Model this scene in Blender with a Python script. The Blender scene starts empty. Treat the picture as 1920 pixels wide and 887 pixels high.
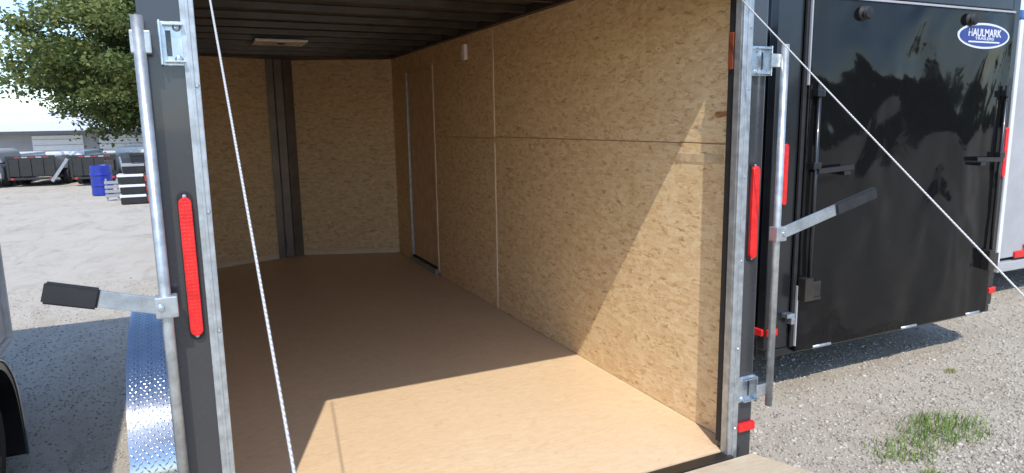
import bpy, bmesh, math, random
import numpy as np
from mathutils import Vector, Matrix
random.seed(7); rng = np.random.default_rng(11)
SC = bpy.context.scene
COL = SC.collection
R = math.radians

# ------------------------------------------------------------------ camera
CAM_Z = 1.95
cd = bpy.data.cameras.new('camera'); cam = bpy.data.objects.new('camera', cd); COL.objects.link(cam)
cd.sensor_width = 36.0; cd.lens = 36.0 * 1286.3 / 1920.0; cd.clip_start = 0.02; cd.clip_end = 2000
yaw, pit, rol = R(25.218), R(9.546), R(0.964)
Fw = Vector((math.sin(yaw) * math.cos(pit), math.cos(yaw) * math.cos(pit), -math.sin(pit)))
Rt = Vector((math.cos(yaw), -math.sin(yaw), 0)); Up = Rt.cross(Fw)
Rt2 = Rt * math.cos(rol) - Up * math.sin(rol); Up2 = Rt * math.sin(rol) + Up * math.cos(rol)
cam.matrix_world = Matrix(((Rt2.x, Up2.x, -Fw.x, 0), (Rt2.y, Up2.y, -Fw.y, 0), (Rt2.z, Up2.z, -Fw.z, CAM_Z), (0, 0, 0, 1)))
SC.camera = cam

# ------------------------------------------------------------------ light
SUN = Vector((0.36, 1.0, -1.38)).normalized()
ELEV = math.asin(-SUN.z)
w = bpy.data.worlds.new('World'); SC.world = w; w.use_nodes = True
nt = w.node_tree; nt.nodes.clear()
sky = nt.nodes.new('ShaderNodeTexSky'); sky.sky_type = 'NISHITA'; sky.sun_disc = False
sky.sun_elevation = ELEV; sky.sun_rotation = math.atan2(-SUN.x, -SUN.y)
sky.air_density = 0.9; sky.dust_density = 0.5; sky.ozone_density = 4.0
bg = nt.nodes.new('ShaderNodeBackground'); bg.inputs[1].default_value = 0.15
ow = nt.nodes.new('ShaderNodeOutputWorld')
nt.links.new(sky.outputs[0], bg.inputs[0]); nt.links.new(bg.outputs[0], ow.inputs[0])
sl = bpy.data.lights.new('sun', 'SUN'); sl.energy = 2.0; sl.angle = R(0.5); sl.color = (1.0, 0.95, 0.87)
so = bpy.data.objects.new('sun', sl); COL.objects.link(so); so.location = (-8, -20, 30)
so.rotation_euler = SUN.to_track_quat('-Z', 'Y').to_euler()
SC.view_settings.view_transform = 'Standard'; SC.view_settings.look = 'None'
SC.view_settings.exposure = 1.04; SC.view_settings.gamma = 1.0
SC.cycles.max_bounces = 16; SC.cycles.diffuse_bounces = 10; SC.cycles.glossy_bounces = 6

# ------------------------------------------------------------------ materials
MATS = {}
def N(t, kind, **kw):
    n = t.nodes.new(kind)
    for k, v in kw.items(): setattr(n, k, v)
    return n
def base(name):
    m = bpy.data.materials.new(name); m.use_nodes = True; MATS[name] = m
    t = m.node_tree; b = t.nodes['Principled BSDF']
    return m, t, b
def ramp(t, fac, stops):
    r = N(t, 'ShaderNodeValToRGB'); e = r.color_ramp.elements
    while len(e) < len(stops): e.new(0.5)
    for i, (p, c) in enumerate(stops):
        e[i].position = p; e[i].color = (c[0], c[1], c[2], 1)
    t.links.new(fac, r.inputs[0]); return r.outputs[0]
def coords(t, scale=(1, 1, 1), rot=(0, 0, 0)):
    tc = N(t, 'ShaderNodeTexCoord'); mp = N(t, 'ShaderNodeMapping')
    mp.inputs['Scale'].default_value = scale; mp.inputs['Rotation'].default_value = rot
    t.links.new(tc.outputs['Object'], mp.inputs[0]); return mp.outputs[0]
def noise(t, vec, scale, detail=4, rough=0.55, dist=0.0):
    n = N(t, 'ShaderNodeTexNoise'); n.inputs['Scale'].default_value = scale
    n.inputs['Detail'].default_value = detail; n.inputs['Roughness'].default_value = rough
    n.inputs['Distortion'].default_value = dist
    t.links.new(vec, n.inputs['Vector']); return n.outputs['Fac']
def mix(t, f, a, b, mode='MIX'):
    n = N(t, 'ShaderNodeMix', data_type='RGBA', blend_type=mode)
    for s, v in ((n.inputs[0], f), (n.inputs[6], a), (n.inputs[7], b)):
        if hasattr(v, 'is_output'): t.links.new(v, s)
        elif isinstance(v, (int, float)): s.default_value = v
        else: s.default_value = (v[0], v[1], v[2], 1)
    return n.outputs[2]
def bump(t, b, h, strength, dist):
    n = N(t, 'ShaderNodeBump'); n.inputs['Strength'].default_value = strength; n.inputs['Distance'].default_value = dist
    t.links.new(h, n.inputs['Height']); t.links.new(n.outputs[0], b.inputs['Normal'])
def simple(name, col, rough=0.5, metal=0.0, var=0.15, scale=6.0, bmp=0.0, bscale=60, coat=0.0, stretch=(1, 1, 1), rvar=0.1):
    m, t, b = base(name)
    v = coords(t, stretch); n = noise(t, v, scale, 5)
    lo = [c * (1 - var) for c in col]; hi = [min(1, c * (1 + var)) for c in col]
    t.links.new(ramp(t, n, [(0.3, lo), (0.7, hi)]), b.inputs['Base Color'])
    rr = N(t, 'ShaderNodeMapRange'); rr.inputs[3].default_value = max(0.02, rough - rvar); rr.inputs[4].default_value = min(1, rough + rvar)
    t.links.new(noise(t, v, scale * 2.3, 4), rr.inputs[0]); t.links.new(rr.outputs[0], b.inputs['Roughness'])
    b.inputs['Metallic'].default_value = metal
    if coat: b.inputs['Coat Weight'].default_value = coat; b.inputs['Coat Roughness'].default_value = 0.05
    if bmp: bump(t, b, noise(t, v, bscale, 3), bmp, 0.004)
    return m

def osb(name, stops, fleck, fl_amt, along, rough=0.6, soft=0.3, th=0.57):
    # engineered strand board: long flakes in a few directions, dark flecks, faint sanding marks
    m, t, b = base(name)
    a = coords(t, (1, 1, 1)); col = None
    sc1 = {'x': (1, 1, 1)}
    v1 = coords(t, (9, 9, 34)); v2 = coords(t, (12, 12, 32), (0.55, 0.5, 0.3)); v3 = coords(t, (13, 13, 28), (-0.7, -0.6, 0.5))
    if along == 'x': v1 = coords(t, (11, 46, 46)); v2 = coords(t, (16, 44, 44), (0, 0, 0.5)); v3 = coords(t, (16, 40, 40), (0, 0, -0.6))
    def flakes(v, s):
        n = N(t, 'ShaderNodeTexVoronoi'); n.inputs['Scale'].default_value = s; n.inputs['Randomness'].default_value = 1
        t.links.new(v, n.inputs['Vector'])
        x = N(t, 'ShaderNodeSeparateColor'); t.links.new(n.outputs['Color'], x.inputs[0]); return x.outputs[0]
    f1, f2, f3 = flakes(v1, 1.0), flakes(v2, 1.1), flakes(v3, 1.2)
    big = noise(t, a, 1.3, 3)
    def mask(v, lo, hi):
        x = N(t, 'ShaderNodeSeparateColor'); t.links.new(ramp(t, v, [(lo, (0, 0, 0)), (hi, (1, 1, 1))]), x.inputs[0]); return x.outputs[0]
    k1 = mask(noise(t, coords(t, (14, 14, 14)), 1.0, 2), 0.47, 0.52); k2 = mask(noise(t, coords(t, (17, 13, 15), (0.4, 0.1, 0.9)), 1.0, 2), 0.52, 0.56)
    c = mix(t, k1, ramp(t, f1, stops), ramp(t, f2, stops)); c = mix(t, k2, c, ramp(t, f3, stops))
    m3 = N(t, 'ShaderNodeMath', operation='ADD'); t.links.new(f1, m3.inputs[0]); t.links.new(f2, m3.inputs[1])
    c = mix(t, soft, c, ramp(t, big, [(0.3, stops[0][1]), (0.7, stops[-1][1])]))
    fine = noise(t, coords(t, (16, 16, 90) if along == 'y' else (16, 90, 90)), 1.0, 4, 0.7)
    c = mix(t, 0.34, c, ramp(t, fine, [(0.36, [q * 0.9 for q in stops[0][1]]), (0.64, stops[-1][1])]))
    fv = noise(t, coords(t, (15, 15, 48), (0.3, 0.25, 0.2)), 1.0, 6, 0.78, 0.5)
    fm = ramp(t, fv, [(th, (0, 0, 0)), (th + 0.09, (fl_amt,) * 3)])
    sp = N(t, 'ShaderNodeSeparateColor'); t.links.new(fm, sp.inputs[0])
    c = mix(t, sp.outputs[0], c, fleck)
    t.links.new(c, b.inputs['Base Color']); b.inputs['Roughness'].default_value = rough
    b.inputs['Specular IOR Level'].default_value = 0.35
    bump(t, b, m3.outputs[0], 0.12, 0.003)
    return m
osb('wall_board', [(0.05, (0.69, 0.465, 0.235)), (0.5, (0.82, 0.59, 0.325)), (0.95, (0.89, 0.70, 0.425))], (0.38, 0.20, 0.075), 0.75, 'y', soft=0.15, th=0.54)
osb('floor_board', [(0.1, (0.68, 0.48, 0.285)), (0.5, (0.735, 0.54, 0.335)), (0.9, (0.785, 0.60, 0.395))], (0.55, 0.36, 0.19), 0.45, 'x', 0.45, 0.5, 0.58)
osb('ramp_board', [(0.2, (0.56, 0.45, 0.30)), (0.5, (0.63, 0.515, 0.36)), (0.8, (0.69, 0.58, 0.43))], (0.38, 0.27, 0.15), 0.4, 'x', 0.7, 0.5, 0.6)
simple('door_board', (0.70, 0.49, 0.285), 0.55, 0, 0.15, 9)
simple('trim_wood', (0.78, 0.64, 0.45), 0.5, 0, 0.1, 12)
simple('charcoal_paint', (0.036, 0.0375, 0.041), 0.28, 0.0, 0.12, 3, 0.04, 25, coat=0.5)
simple('black_paint', (0.012, 0.0125, 0.014), 0.30, 0.0, 0.3, 4, coat=0.3)
simple('dark_steel', (0.062, 0.054, 0.047), 0.38, 0.55, 0.3, 5, 0.1, 30)
simple('roof_skin', (0.15, 0.135, 0.12), 0.36, 0.75, 0.25, 4, 0.08, 12)
simple('post_steel', (0.22, 0.195, 0.17), 0.36, 0.4, 0.2, 5)
simple('galvanised', (0.46, 0.485, 0.49), 0.42, 0.7, 0.24, 26, 0.10, 60)
simple('zinc', (0.50, 0.555, 0.60), 0.28, 0.85, 0.2, 18)
simple('aluminium', (0.42, 0.435, 0.45), 0.13, 1.0, 0.08, 12, 0.06, 20, rvar=0.04)
simple('bare_alu', (0.38, 0.38, 0.385), 0.55, 0.0, 0.10, 4, 0.05, 8)
simple('rubber', (0.016, 0.016, 0.017), 0.65, 0, 0.3, 20)
simple('tyre', (0.022, 0.022, 0.023), 0.8, 0, 0.3, 20)
simple('white_paint', (0.70, 0.70, 0.70), 0.35, 0, 0.05, 3)
simple('cream_paint', (0.74, 0.70, 0.66), 0.4, 0, 0.15, 9)
simple('grey_wall', (0.30, 0.30, 0.31), 0.6, 0, 0.1, 2)
simple('dark_grey', (0.07, 0.072, 0.08), 0.4, 0.2, 0.2, 5)
simple('blue_plastic', (0.012, 0.028, 0.27), 0.35, 0, 0.15, 8)
simple('blue_paint', (0.05, 0.13, 0.32), 0.35, 0, 0.15, 4)
simple('badge_blue', (0.014, 0.028, 0.20), 0.25, 0, 0.1, 8)
simple('badge_white', (0.62, 0.635, 0.68), 0.3, 0, 0.04, 8)
simple('badge_silver', (0.55, 0.57, 0.66), 0.3, 0, 0.04, 8)
simple('red_paint', (0.36, 0.03, 0.03), 0.5, 0, 0.2, 8)
simple('tape_red', (0.22, 0.04, 0.04), 0.5, 0, 0.2, 8)
simple('wire', (0.62, 0.61, 0.58), 0.42, 0.4, 0.2, 90)
simple('lens_white', (0.92, 0.91, 0.89), 0.25, 0, 0.05, 10)
simple('stone', (0.40, 0.365, 0.325), 0.9, 0, 0.45, 25)
simple('bark', (0.09, 0.07, 0.055), 0.9, 0, 0.3, 14, 0.5, 30)
simple('brown_wood', (0.60, 0.45, 0.27), 0.6, 0, 0.25, 18)
simple('knot_brown', (0.36, 0.17, 0.075), 0.6, 0, 0.5, 60)
simple('reflection_red', (0.22, 0.05, 0.022), 0.45, 0, 0.3, 12)
m = MATS['wire']; t = m.node_tree; b = t.nodes['Principled BSDF']
wv = N(t, 'ShaderNodeTexWave', wave_type='BANDS', bands_direction='DIAGONAL'); wv.inputs['Scale'].default_value = 32; t.links.new(coords(t, (1.5, 1, 1.6)), wv.inputs['Vector'])
t.links.new(ramp(t, wv.outputs['Fac'], [(0.15, (0.50, 0.49, 0.47)), (0.6, (0.62, 0.61, 0.58))]), b.inputs['Base Color']); bump(t, b, wv.outputs['Fac'], 0.5, 0.002)
# red lens: prismatic, saturated, slightly glowing through from scattering in the plastic
m, t, b = base('red_lens')
v = coords(t); t.links.new(ramp(t, noise(t, v, 30, 3), [(0.3, (0.62, 0.012, 0.014)), (0.7, (0.78, 0.03, 0.025))]), b.inputs['Base Color'])
b.inputs['Roughness'].default_value = 0.22; b.inputs['Subsurface Weight'].default_value = 0.25
b.inputs['Subsurface Radius'].default_value = (0.02, 0.004, 0.004)
vo = N(t, 'ShaderNodeTexVoronoi', distance='CHEBYCHEV'); vo.inputs['Scale'].default_value = 95; vo.inputs['Randomness'].default_value = 0.1; t.links.new(v, vo.inputs['Vector']); bump(t, b, vo.outputs['Distance'], 0.3, 0.004)
# glossy black sheet metal that waves a little, as thin skin over a frame does
m, t, b = base('black_skin')
v = coords(t); b.inputs['Base Color'].default_value = (0.007, 0.0072, 0.0076, 1); b.inputs['Roughness'].default_value = 0.06
b.inputs['Specular IOR Level'].default_value = 0.23
hh = N(t, 'ShaderNodeMath', operation='ADD'); t.links.new(noise(t, coords(t, (1.15, 1, 0.8)), 1.55, 1.5, 0.45, 0.5), hh.inputs[0]); h2 = N(t, 'ShaderNodeMath', operation='MULTIPLY'); t.links.new(noise(t, coords(t, (1, 1, 1)), 5.0, 2, 0.5, 0.6), h2.inputs[0]); h2.inputs[1].default_value = 0.022; t.links.new(h2.outputs[0], hh.inputs[1])
bump(t, b, hh.outputs[0], 1.0, 0.060)
m, t, b = base('charcoal_skin')
v = coords(t); b.inputs['Base Color'].default_value = (0.044, 0.046, 0.051, 1); b.inputs['Roughness'].default_value = 0.12
b.inputs['Specular IOR Level'].default_value = 0.8
bump(t, b, noise(t, coords(t, (1, 1.3, 1)), 3.2, 2, 0.5, 0.4), 1.0, 0.035)
# leaves
def leafmat(name, stops, trans):
    m, t, b = base(name)
    at = N(t, 'ShaderNodeAttribute', attribute_name='tint')
    c = ramp(t, at.outputs['Fac'], stops)
    t.links.new(c, b.inputs['Base Color']); b.inputs['Roughness'].default_value = 0.5
    b.inputs['Specular IOR Level'].default_value = 0.3
    tr = N(t, 'ShaderNodeBsdfTranslucent'); t.links.new(c, tr.inputs[0])
    mx = N(t, 'ShaderNodeMixShader'); mx.inputs[0].default_value = trans
    t.links.new(b.outputs[0], mx.inputs[1]); t.links.new(tr.outputs[0], mx.inputs[2])
    t.links.new(mx.outputs[0], t.nodes['Material Output'].inputs[0]); return m
leafmat('leaf', [(0.0, (0.042, 0.070, 0.022)), (0.5, (0.13, 0.17, 0.050)), (1.0, (0.32, 0.33, 0.11))], 0.4)
leafmat('grass_blade', [(0.0, (0.11, 0.22, 0.04)), (0.6, (0.22, 0.35, 0.075)), (1.0, (0.42, 0.37, 0.17))], 0.35)
# ground
m, t, b = base('gravel_ground')
v = coords(t)
f1 = noise(t, v, 60, 6, 0.75); f2 = noise(t, v, 5, 5, 0.6); f3 = noise(t, v, 0.5, 4, 0.6); f4 = noise(t, v, 160, 3, 0.7)
c = ramp(t, f1, [(0.30, (0.249, 0.214, 0.167)), (0.5, (0.424, 0.372, 0.298)), (0.72, (0.594, 0.536, 0.442))])
c = mix(t, 0.45, c, ramp(t, f4, [(0.32, (0.191, 0.158, 0.119)), (0.5, (0.445, 0.388, 0.302)), (0.68, (0.657, 0.592, 0.474))]))
c = mix(t, 0.35, c, ramp(t, f2, [(0.35, (0.350, 0.301, 0.228)), (0.65, (0.498, 0.449, 0.367))]))
trk = noise(t, coords(t, (0.12, 1.2, 1), (0, 0, 0.12)), 1.0, 4, 0.6)
c = mix(t, 0.30, c, ramp(t, trk, [(0.36, (0.360, 0.316, 0.242)), (0.64, (0.572, 0.520, 0.437))]))
gx = N(t, 'ShaderNodeSeparateXYZ'); t.links.new(v, gx.inputs[0])
mr = N(t, 'ShaderNodeMapRange'); mr.inputs[1].default_value = 1.0; mr.inputs[2].default_value = -1.5; t.links.new(gx.outputs[0], mr.inputs[0])
dn = N(t, 'ShaderNodeMath', operation='MULTIPLY'); t.links.new(mr.outputs[0], dn.inputs[0]); t.links.new(noise(t, v, 0.9, 4, 0.65), dn.inputs[1])
c = mix(t, dn.outputs[0], c, (0.53, 0.49, 0.425))
dirt = noise(t, coords(t, (1.6, 0.55, 1), (0, 0, -0.5)), 1.5, 6, 0.72, 1.2)
ds = N(t, 'ShaderNodeSeparateColor'); t.links.new(ramp(t, dirt, [(0.50, (0, 0, 0)), (0.68, (0.55, 0.55, 0.55))]), ds.inputs[0])
c = mix(t, ds.outputs[0], c, (0.30, 0.255, 0.195))
t.links.new(c, b.inputs['Base Color']); b.inputs['Roughness'].default_value = 0.95; b.inputs['Specular IOR Level'].default_value = 0.15
ad = N(t, 'ShaderNodeMath', operation='ADD'); t.links.new(f1, ad.inputs[0]); t.links.new(f4, ad.inputs[1]); bump(t, b, ad.outputs[0], 0.5, 0.012)

# ------------------------------------------------------------------ mesh helpers
class MB:
    def __init__(s): s.bm = bmesh.new()
    def _add(s, verts, faces):
        vs = [s.bm.verts.new(v) for v in verts]; fs = []
        for f in faces:
            try: fs.append(s.bm.faces.new([vs[i] for i in f]))
            except ValueError: pass
        return vs, fs
    def prism(s, poly, axis, a0, a1, bev=0.0, seg=2):
        """polygon in the two other axes (cyclic order) extruded along axis"""
        def P(p, a): return {'x': (a, p[0], p[1]), 'y': (p[0], a, p[1]), 'z': (p[0], p[1], a)}[axis]
        n = len(poly); vs = [P(p, a0) for p in poly] + [P(p, a1) for p in poly]
        fs = [tuple(range(n))[::-1], tuple(range(n, 2 * n))] + [(i, (i + 1) % n, (i + 1) % n + n, i + n) for i in range(n)]
        v, f = s._add(vs, fs); bmesh.ops.recalc_face_normals(s.bm, faces=f)
        if bev:
            ed = list({e for q in f for e in q.edges})
            bmesh.ops.bevel(s.bm, geom=ed, offset=bev, segments=seg, profile=0.6, affect='EDGES', clamp_overlap=True)
        return s
    def box(s, x0, x1, y0, y1, z0, z1, bev=0.0, seg=2):
        return s.prism([(x0, y0), (x1, y0), (x1, y1), (x0, y1)], 'z', z0, z1, bev, seg)
    def bar(s, p, q, wd, ht, up=(0, 0, 1), bev=0.0):
        p, q = Vector(p), Vector(q); d = (q - p).normalized(); u = Vector(up); sd = d.cross(u).normalized(); u = sd.cross(d)
        vs = [c + sd * a * wd / 2 + u * b_ * ht / 2 for c in (p, q) for a, b_ in ((-1, -1), (1, -1), (1, 1), (-1, 1))]
        fs = [(3, 2, 1, 0), (4, 5, 6, 7)] + [(i, (i + 1) % 4, (i + 1) % 4 + 4, i + 4) for i in range(4)]
        v, f = s._add(vs, fs); bmesh.ops.recalc_face_normals(s.bm, faces=f)
        if bev: bmesh.ops.bevel(s.bm, geom=list({e for k in f for e in k.edges}), offset=bev, segments=2, affect='EDGES', clamp_overlap=True)
        return s
    def cyl(s, p, q, r0, r1=None, n=16):
        return s.tube([p, q], [r0, r0 if r1 is None else r1], n)
    def tube(s, pts, rad, n=12):
        pts = [Vector(p) for p in pts]; k = len(pts)
        if not hasattr(rad, '__len__'): rad = [rad] * k
        rings = []; ref = None
        for i, p in enumerate(pts):
            d = (pts[min(i + 1, k - 1)] - pts[max(i - 1, 0)]).normalized()
            if ref is None: ref = Vector((0, 0, 1)) if abs(d.z) < 0.9 else Vector((1, 0, 0))
            a = d.cross(ref).normalized(); b_ = a.cross(d); ref = b_
            rings.append([p + (a * math.cos(2 * math.pi * j / n) + b_ * math.sin(2 * math.pi * j / n)) * rad[i] for j in range(n)])
        vs = [v for r in rings for v in r]
        fs = [(i * n + j, i * n + (j + 1) % n, (i + 1) * n + (j + 1) % n, (i + 1) * n + j) for i in range(k - 1) for j in range(n)]
        fs += [tuple(range(n))[::-1], tuple(range((k - 1) * n, k * n))]
        v, f = s._add(vs, fs); bmesh.ops.recalc_face_normals(s.bm, faces=f)
        for q in f:
            if len(q.verts) == 4: q.smooth = True
        return s
    def lathe(s, c, prof, axis='z', n=24):
        c = Vector(c); vs = []
        for r, h in prof:
            for j in range(n):
                a = 2 * math.pi * j / n; x, y = r * math.cos(a), r * math.sin(a)
                vs.append(c + Vector({'z': (x, y, h), 'x': (h, x, y), 'y': (x, h, y)}[axis]))
        k = len(prof)
        fs = [(i * n + j, i * n + (j + 1) % n, (i + 1) * n + (j + 1) % n, (i + 1) * n + j) for i in range(k - 1) for j in range(n)]
        fs += [tuple(range(n))[::-1], tuple(range((k - 1) * n, k * n))]
        v, f = s._add(vs, fs); bmesh.ops.recalc_face_normals(s.bm, faces=f)
        return s
def root(name, label, cat, loc=(0, 0, 0), rz=0.0, group=None):
    o = bpy.data.objects.new(name, None); COL.objects.link(o); o.location = loc; o.rotation_euler = (0, 0, rz); o.empty_display_size = 0.3
    o['label'] = label; o['category'] = cat
    if group: o['group'] = group
    return o
def put(name, me, mat, parent=None, local=False, label=None):
    if isinstance(me, MB):
        bm = me.bm; me = bpy.data.meshes.new(name); bm.to_mesh(me); bm.free()
    o = bpy.data.objects.new(name, me); COL.objects.link(o)
    if mat and not me.materials: me.materials.append(MATS[mat])
    if parent is not None:
        o.parent = parent
        if parent.type == 'EMPTY' and not local: o.location = -parent.location
    if label: o['label'] = label
    return o
def again(o, parent, loc):
    c = o.copy(); COL.objects.link(c); c.parent = parent; c.location = loc; return c
def copy_tree(o, parent=None):
    c = o.copy(); COL.objects.link(c); c.parent = parent
    for k in list(o.children): copy_tree(k, c)
    return c
def tag(o, label, cat, group=None):
    o['label'] = label; o['category'] = cat
    if group: o['group'] = group
    return o
def kind(o, k): o['kind'] = k; return o
def soup(name, V, F, mat, parent=None, tint=None):
    me = bpy.data.meshes.new(name); n = F.shape[1]
    me.vertices.add(len(V)); me.vertices.foreach_set('co', V.astype(np.float32).ravel())
    me.loops.add(F.size); me.loops.foreach_set('vertex_index', F.astype(np.int32).ravel())
    me.polygons.add(len(F)); me.polygons.foreach_set('loop_start', np.arange(len(F), dtype=np.int32) * n)
    if tint is not None:
        a = me.attributes.new('tint', 'FLOAT', 'FACE'); a.data.foreach_set('value', tint.astype(np.float32))
    me.update(calc_edges=True)
    return put(name, me, mat, parent)

# ------------------------------------------------------------------ setting: ground
g = MB()
g._add([(-400, -300, 0), (400, -300, 0), (400, 900, 0), (-400, 900, 0)], [(0, 1, 2, 3)])
kind(put('gravel_ground', g, 'gravel_ground'), 'structure')

# ------------------------------------------------------------------ the open cargo trailer
FZ, CZ, YR, HZ = 0.51, 2.63, 2.13, 2.435       # floor, ceiling, rear plane, header underside
XL, XRT, OL, ORT = 0.055, 2.013, -0.085, 2.152 # lip edges, outer faces
WL, WR = -0.03, 2.10                           # inner wall faces
T = root('cargo_trailer', 'charcoal enclosed cargo trailer with open rear, bare wood interior and lowered ramp', 'cargo trailer', (1.03, 2.13, 0))
fl = MB().prism([(WL, YR + 0.03), (WR, YR + 0.03), (WR, 7.45), (1.14, 7.86), (0.84, 7.80), (WL, 7.45)], 'z', FZ - 0.03, FZ)
put('floor', fl, 'floor_board', T)
ch = MB().box(OL + 0.03, ORT - 0.03, YR + 0.08, 7.3, FZ - 0.16, FZ - 0.034)
put('chassis', ch, 'black_paint', T)
# right wall boards with open joints, left wall boards
SEAM = 1.838
def board(y0, y1, z0, z1, x0=WR, x1=WR + 0.012): return MB().box(x0, x1, y0, y1, z0, z1, 0.0015, 1)
for y0, y1, z0, z1 in ((2.20, 4.735, FZ + 0.0006, SEAM - 0.0025), (2.20, 4.735, SEAM + 0.0025, CZ), (4.742, 6.085, FZ + 0.0006, SEAM - 0.0135), (4.742, 6.085, SEAM - 0.0085, CZ)):
    put('wall_board', board(y0, y1, z0, z1), 'wall_board', T)
put('joint_backing', MB().box(WR + 0.0125, WR + 0.02, 2.22, 6.08, SEAM - 0.05, SEAM + 0.05), 'brown_wood', T)
put('wall_board', board(6.092, 6.96, 2.475, CZ), 'wall_board', T)
put('wall_board', board(6.967, 7.475, FZ + 0.0006, CZ), 'wall_board', T)
for y0, y1, z0, z1 in ((2.20, 4.735, FZ + 0.0006, SEAM - 0.004), (2.20, 4.735, SEAM + 0.004, CZ), (4.742, 7.45, FZ + 0.0006, SEAM - 0.004), (4.742, 7.45, SEAM + 0.004, CZ)):
    put('wall_board', board(y0, y1, z0, z1, WL - 0.012, WL), 'wall_board', T)
for z0, z1 in ((FZ + 0.005, SEAM - 0.05), (SEAM + 0.012, 2.47)):
    put('joint_strip', MB().box(WR - 0.007, WR - 0.0005, 4.722, 4.752, z0, z1, 0.002), 'trim_wood', T)
# front V nose
def vboard(p, q, z0, z1, th=0.012):
    p, q = Vector((p[0], p[1], 0)), Vector((q[0], q[1], 0)); d = (q - p).normalized(); nn = Vector((-d.y, d.x, 0))
    if nn.y < 0: nn = -nn
    a = [p, q, q + nn * th, p + nn * th]
    return MB().prism([(k.x, k.y) for k in a], 'z', z0, z1)
put('front_board', vboard((1.10, 7.84), (2.0995, 7.449), FZ + 0.0006, CZ), 'wall_board', T)
put('front_board', vboard((-0.0295, 7.452), (0.86, 7.77), FZ + 0.0006, CZ), 'wall_board', T)
put('base_strip', vboard((1.10, 7.826), (2.07, 7.447), FZ + 0.001, FZ + 0.045), 'trim_wood', T)
put('base_strip', vboard((-0.01, 7.447), (0.845, 7.752), FZ + 0.001, FZ + 0.045), 'trim_wood', T)
cp = MB().prism([(0.835, 7.735), (0.905, 7.745), (0.92, 7.79), (1.0, 7.80), (1.015, 7.765), (1.105, 7.80), (1.12, 7.87), (0.835, 7.87)], 'z', FZ, CZ + 0.02, 0.004)
put('nose_post', cp, 'post_steel', T)
# ceiling: skin, roof bows, cove rails
put('roof', MB().prism([(OL, 2.22), (ORT, 2.22), (ORT, 7.5), (1.10, 7.95), (0.9, 7.95), (OL, 7.5)], 'z', CZ + 0.055, CZ + 0.10), 'roof_skin', T)
bow = None
for i in range(13):
    y = 2.52 + i * 0.406
    prof = [(y - 0.045, CZ + 0.054), (y - 0.026, CZ + 0.05), (y - 0.02, CZ + 0.012), (y + 0.02, CZ + 0.012), (y + 0.026, CZ + 0.05), (y + 0.045, CZ + 0.054)]
    if bow is None: bow = put('roof_bow', MB().prism(prof, 'x', WL + 0.01, WR - 0.01), 'dark_steel', T); b0 = y
    else: again(bow, T, Vector(bow.location) + Vector((0, y - b0, 0)))
for x0, x1 in ((WR - 0.035, WR + 0.012), (WL - 0.012, WL + 0.035)):
    put('cove_rail', MB().box(x0, x1, 2.22, 7.45, CZ + 0.001, CZ + 0.053, 0.004), 'dark_steel', T)
put('front_rail', MB().prism([(WL, 7.44), (2.08, 7.44), (1.10, 7.83), (0.86, 7.79)], 'z', CZ + 0.002, CZ + 0.05), 'dark_steel', T)
dl = put('dome_light', MB().box(0.585, 1.0, 6.02, 6.36, CZ - 0.010, CZ + 0.011, 0.006), 'lens_white', T)
put('switch', MB().box(0.775, 0.83, 6.13, 6.19, CZ - 0.016, CZ - 0.0095, 0.002), 'rubber', dl)
put('wall_clip', MB().box(WR - 0.03, WR - 0.0005, 5.235, 5.29, 2.44, 2.56, 0.004), 'lens_white', T)
# side door in the right wall
sd = put('side_door', MB().box(WR + 0.018, WR + 0.04, 6.13, 6.93, FZ + 0.05, 2.45, 0.004), 'door_board', T)
put('frame', MB().box(WR - 0.006, WR + 0.02, 6.092, 6.128, FZ + 0.03, 2.47, 0.003), 'trim_wood', sd)
put('frame', MB().box(WR - 0.006, WR + 0.02, 6.129, 6.962, 2.452, 2.472, 0.002), 'door_board', sd)
put('hinge', MB().box(WR - 0.004, WR + 0.02, 6.932, 6.962, FZ + 0.01, 2.451, 0.003), 'galvanised', sd)
put('sill', MB().box(WR - 0.03, WR + 0.02, 6.129, 6.93, FZ + 0.001, FZ + 0.045, 0.004), 'galvanised', sd)
put('sill_gap', MB().box(WR - 0.006, WR + 0.017, 6.13, 6.92, FZ + 0.047, FZ + 0.062), 'rubber', sd)
# thin darker brown strip on the wall and the knot mark beside the jamb
put('patch_strip', MB().box(WR - 0.0035, WR - 0.0004, 2.30, 2.62, 1.752, 1.79, 0.0008, 1), 'brown_wood', T)
put('knot', MB().prism([(2.23, 1.952), (2.28, 1.958), (2.345, 1.948), (2.368, 1.962), (2.35, 1.976), (2.31, 1.975), (2.26, 1.982)], 'x', WR - 0.0022, WR - 0.0004), 'knot_brown', T)
# outer skins, underside
put('side_panel', MB().box(ORT - 0.03, ORT - 0.004, YR + 0.07, 7.5, FZ - 0.16, CZ + 0.054), 'charcoal_paint', T)
put('side_panel', MB().box(OL + 0.004, OL + 0.03, YR + 0.07, 7.5, FZ - 0.16, CZ + 0.054), 'charcoal_skin', T)
put('nose_panel', vboard((ORT - 0.02, 7.5), (1.06, 7.94), FZ - 0.16, CZ + 0.054), 'charcoal_paint', T)
put('nose_panel', vboard((OL + 0.02, 7.5), (0.98, 7.94), FZ - 0.16, CZ + 0.054), 'charcoal_paint', T)
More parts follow.
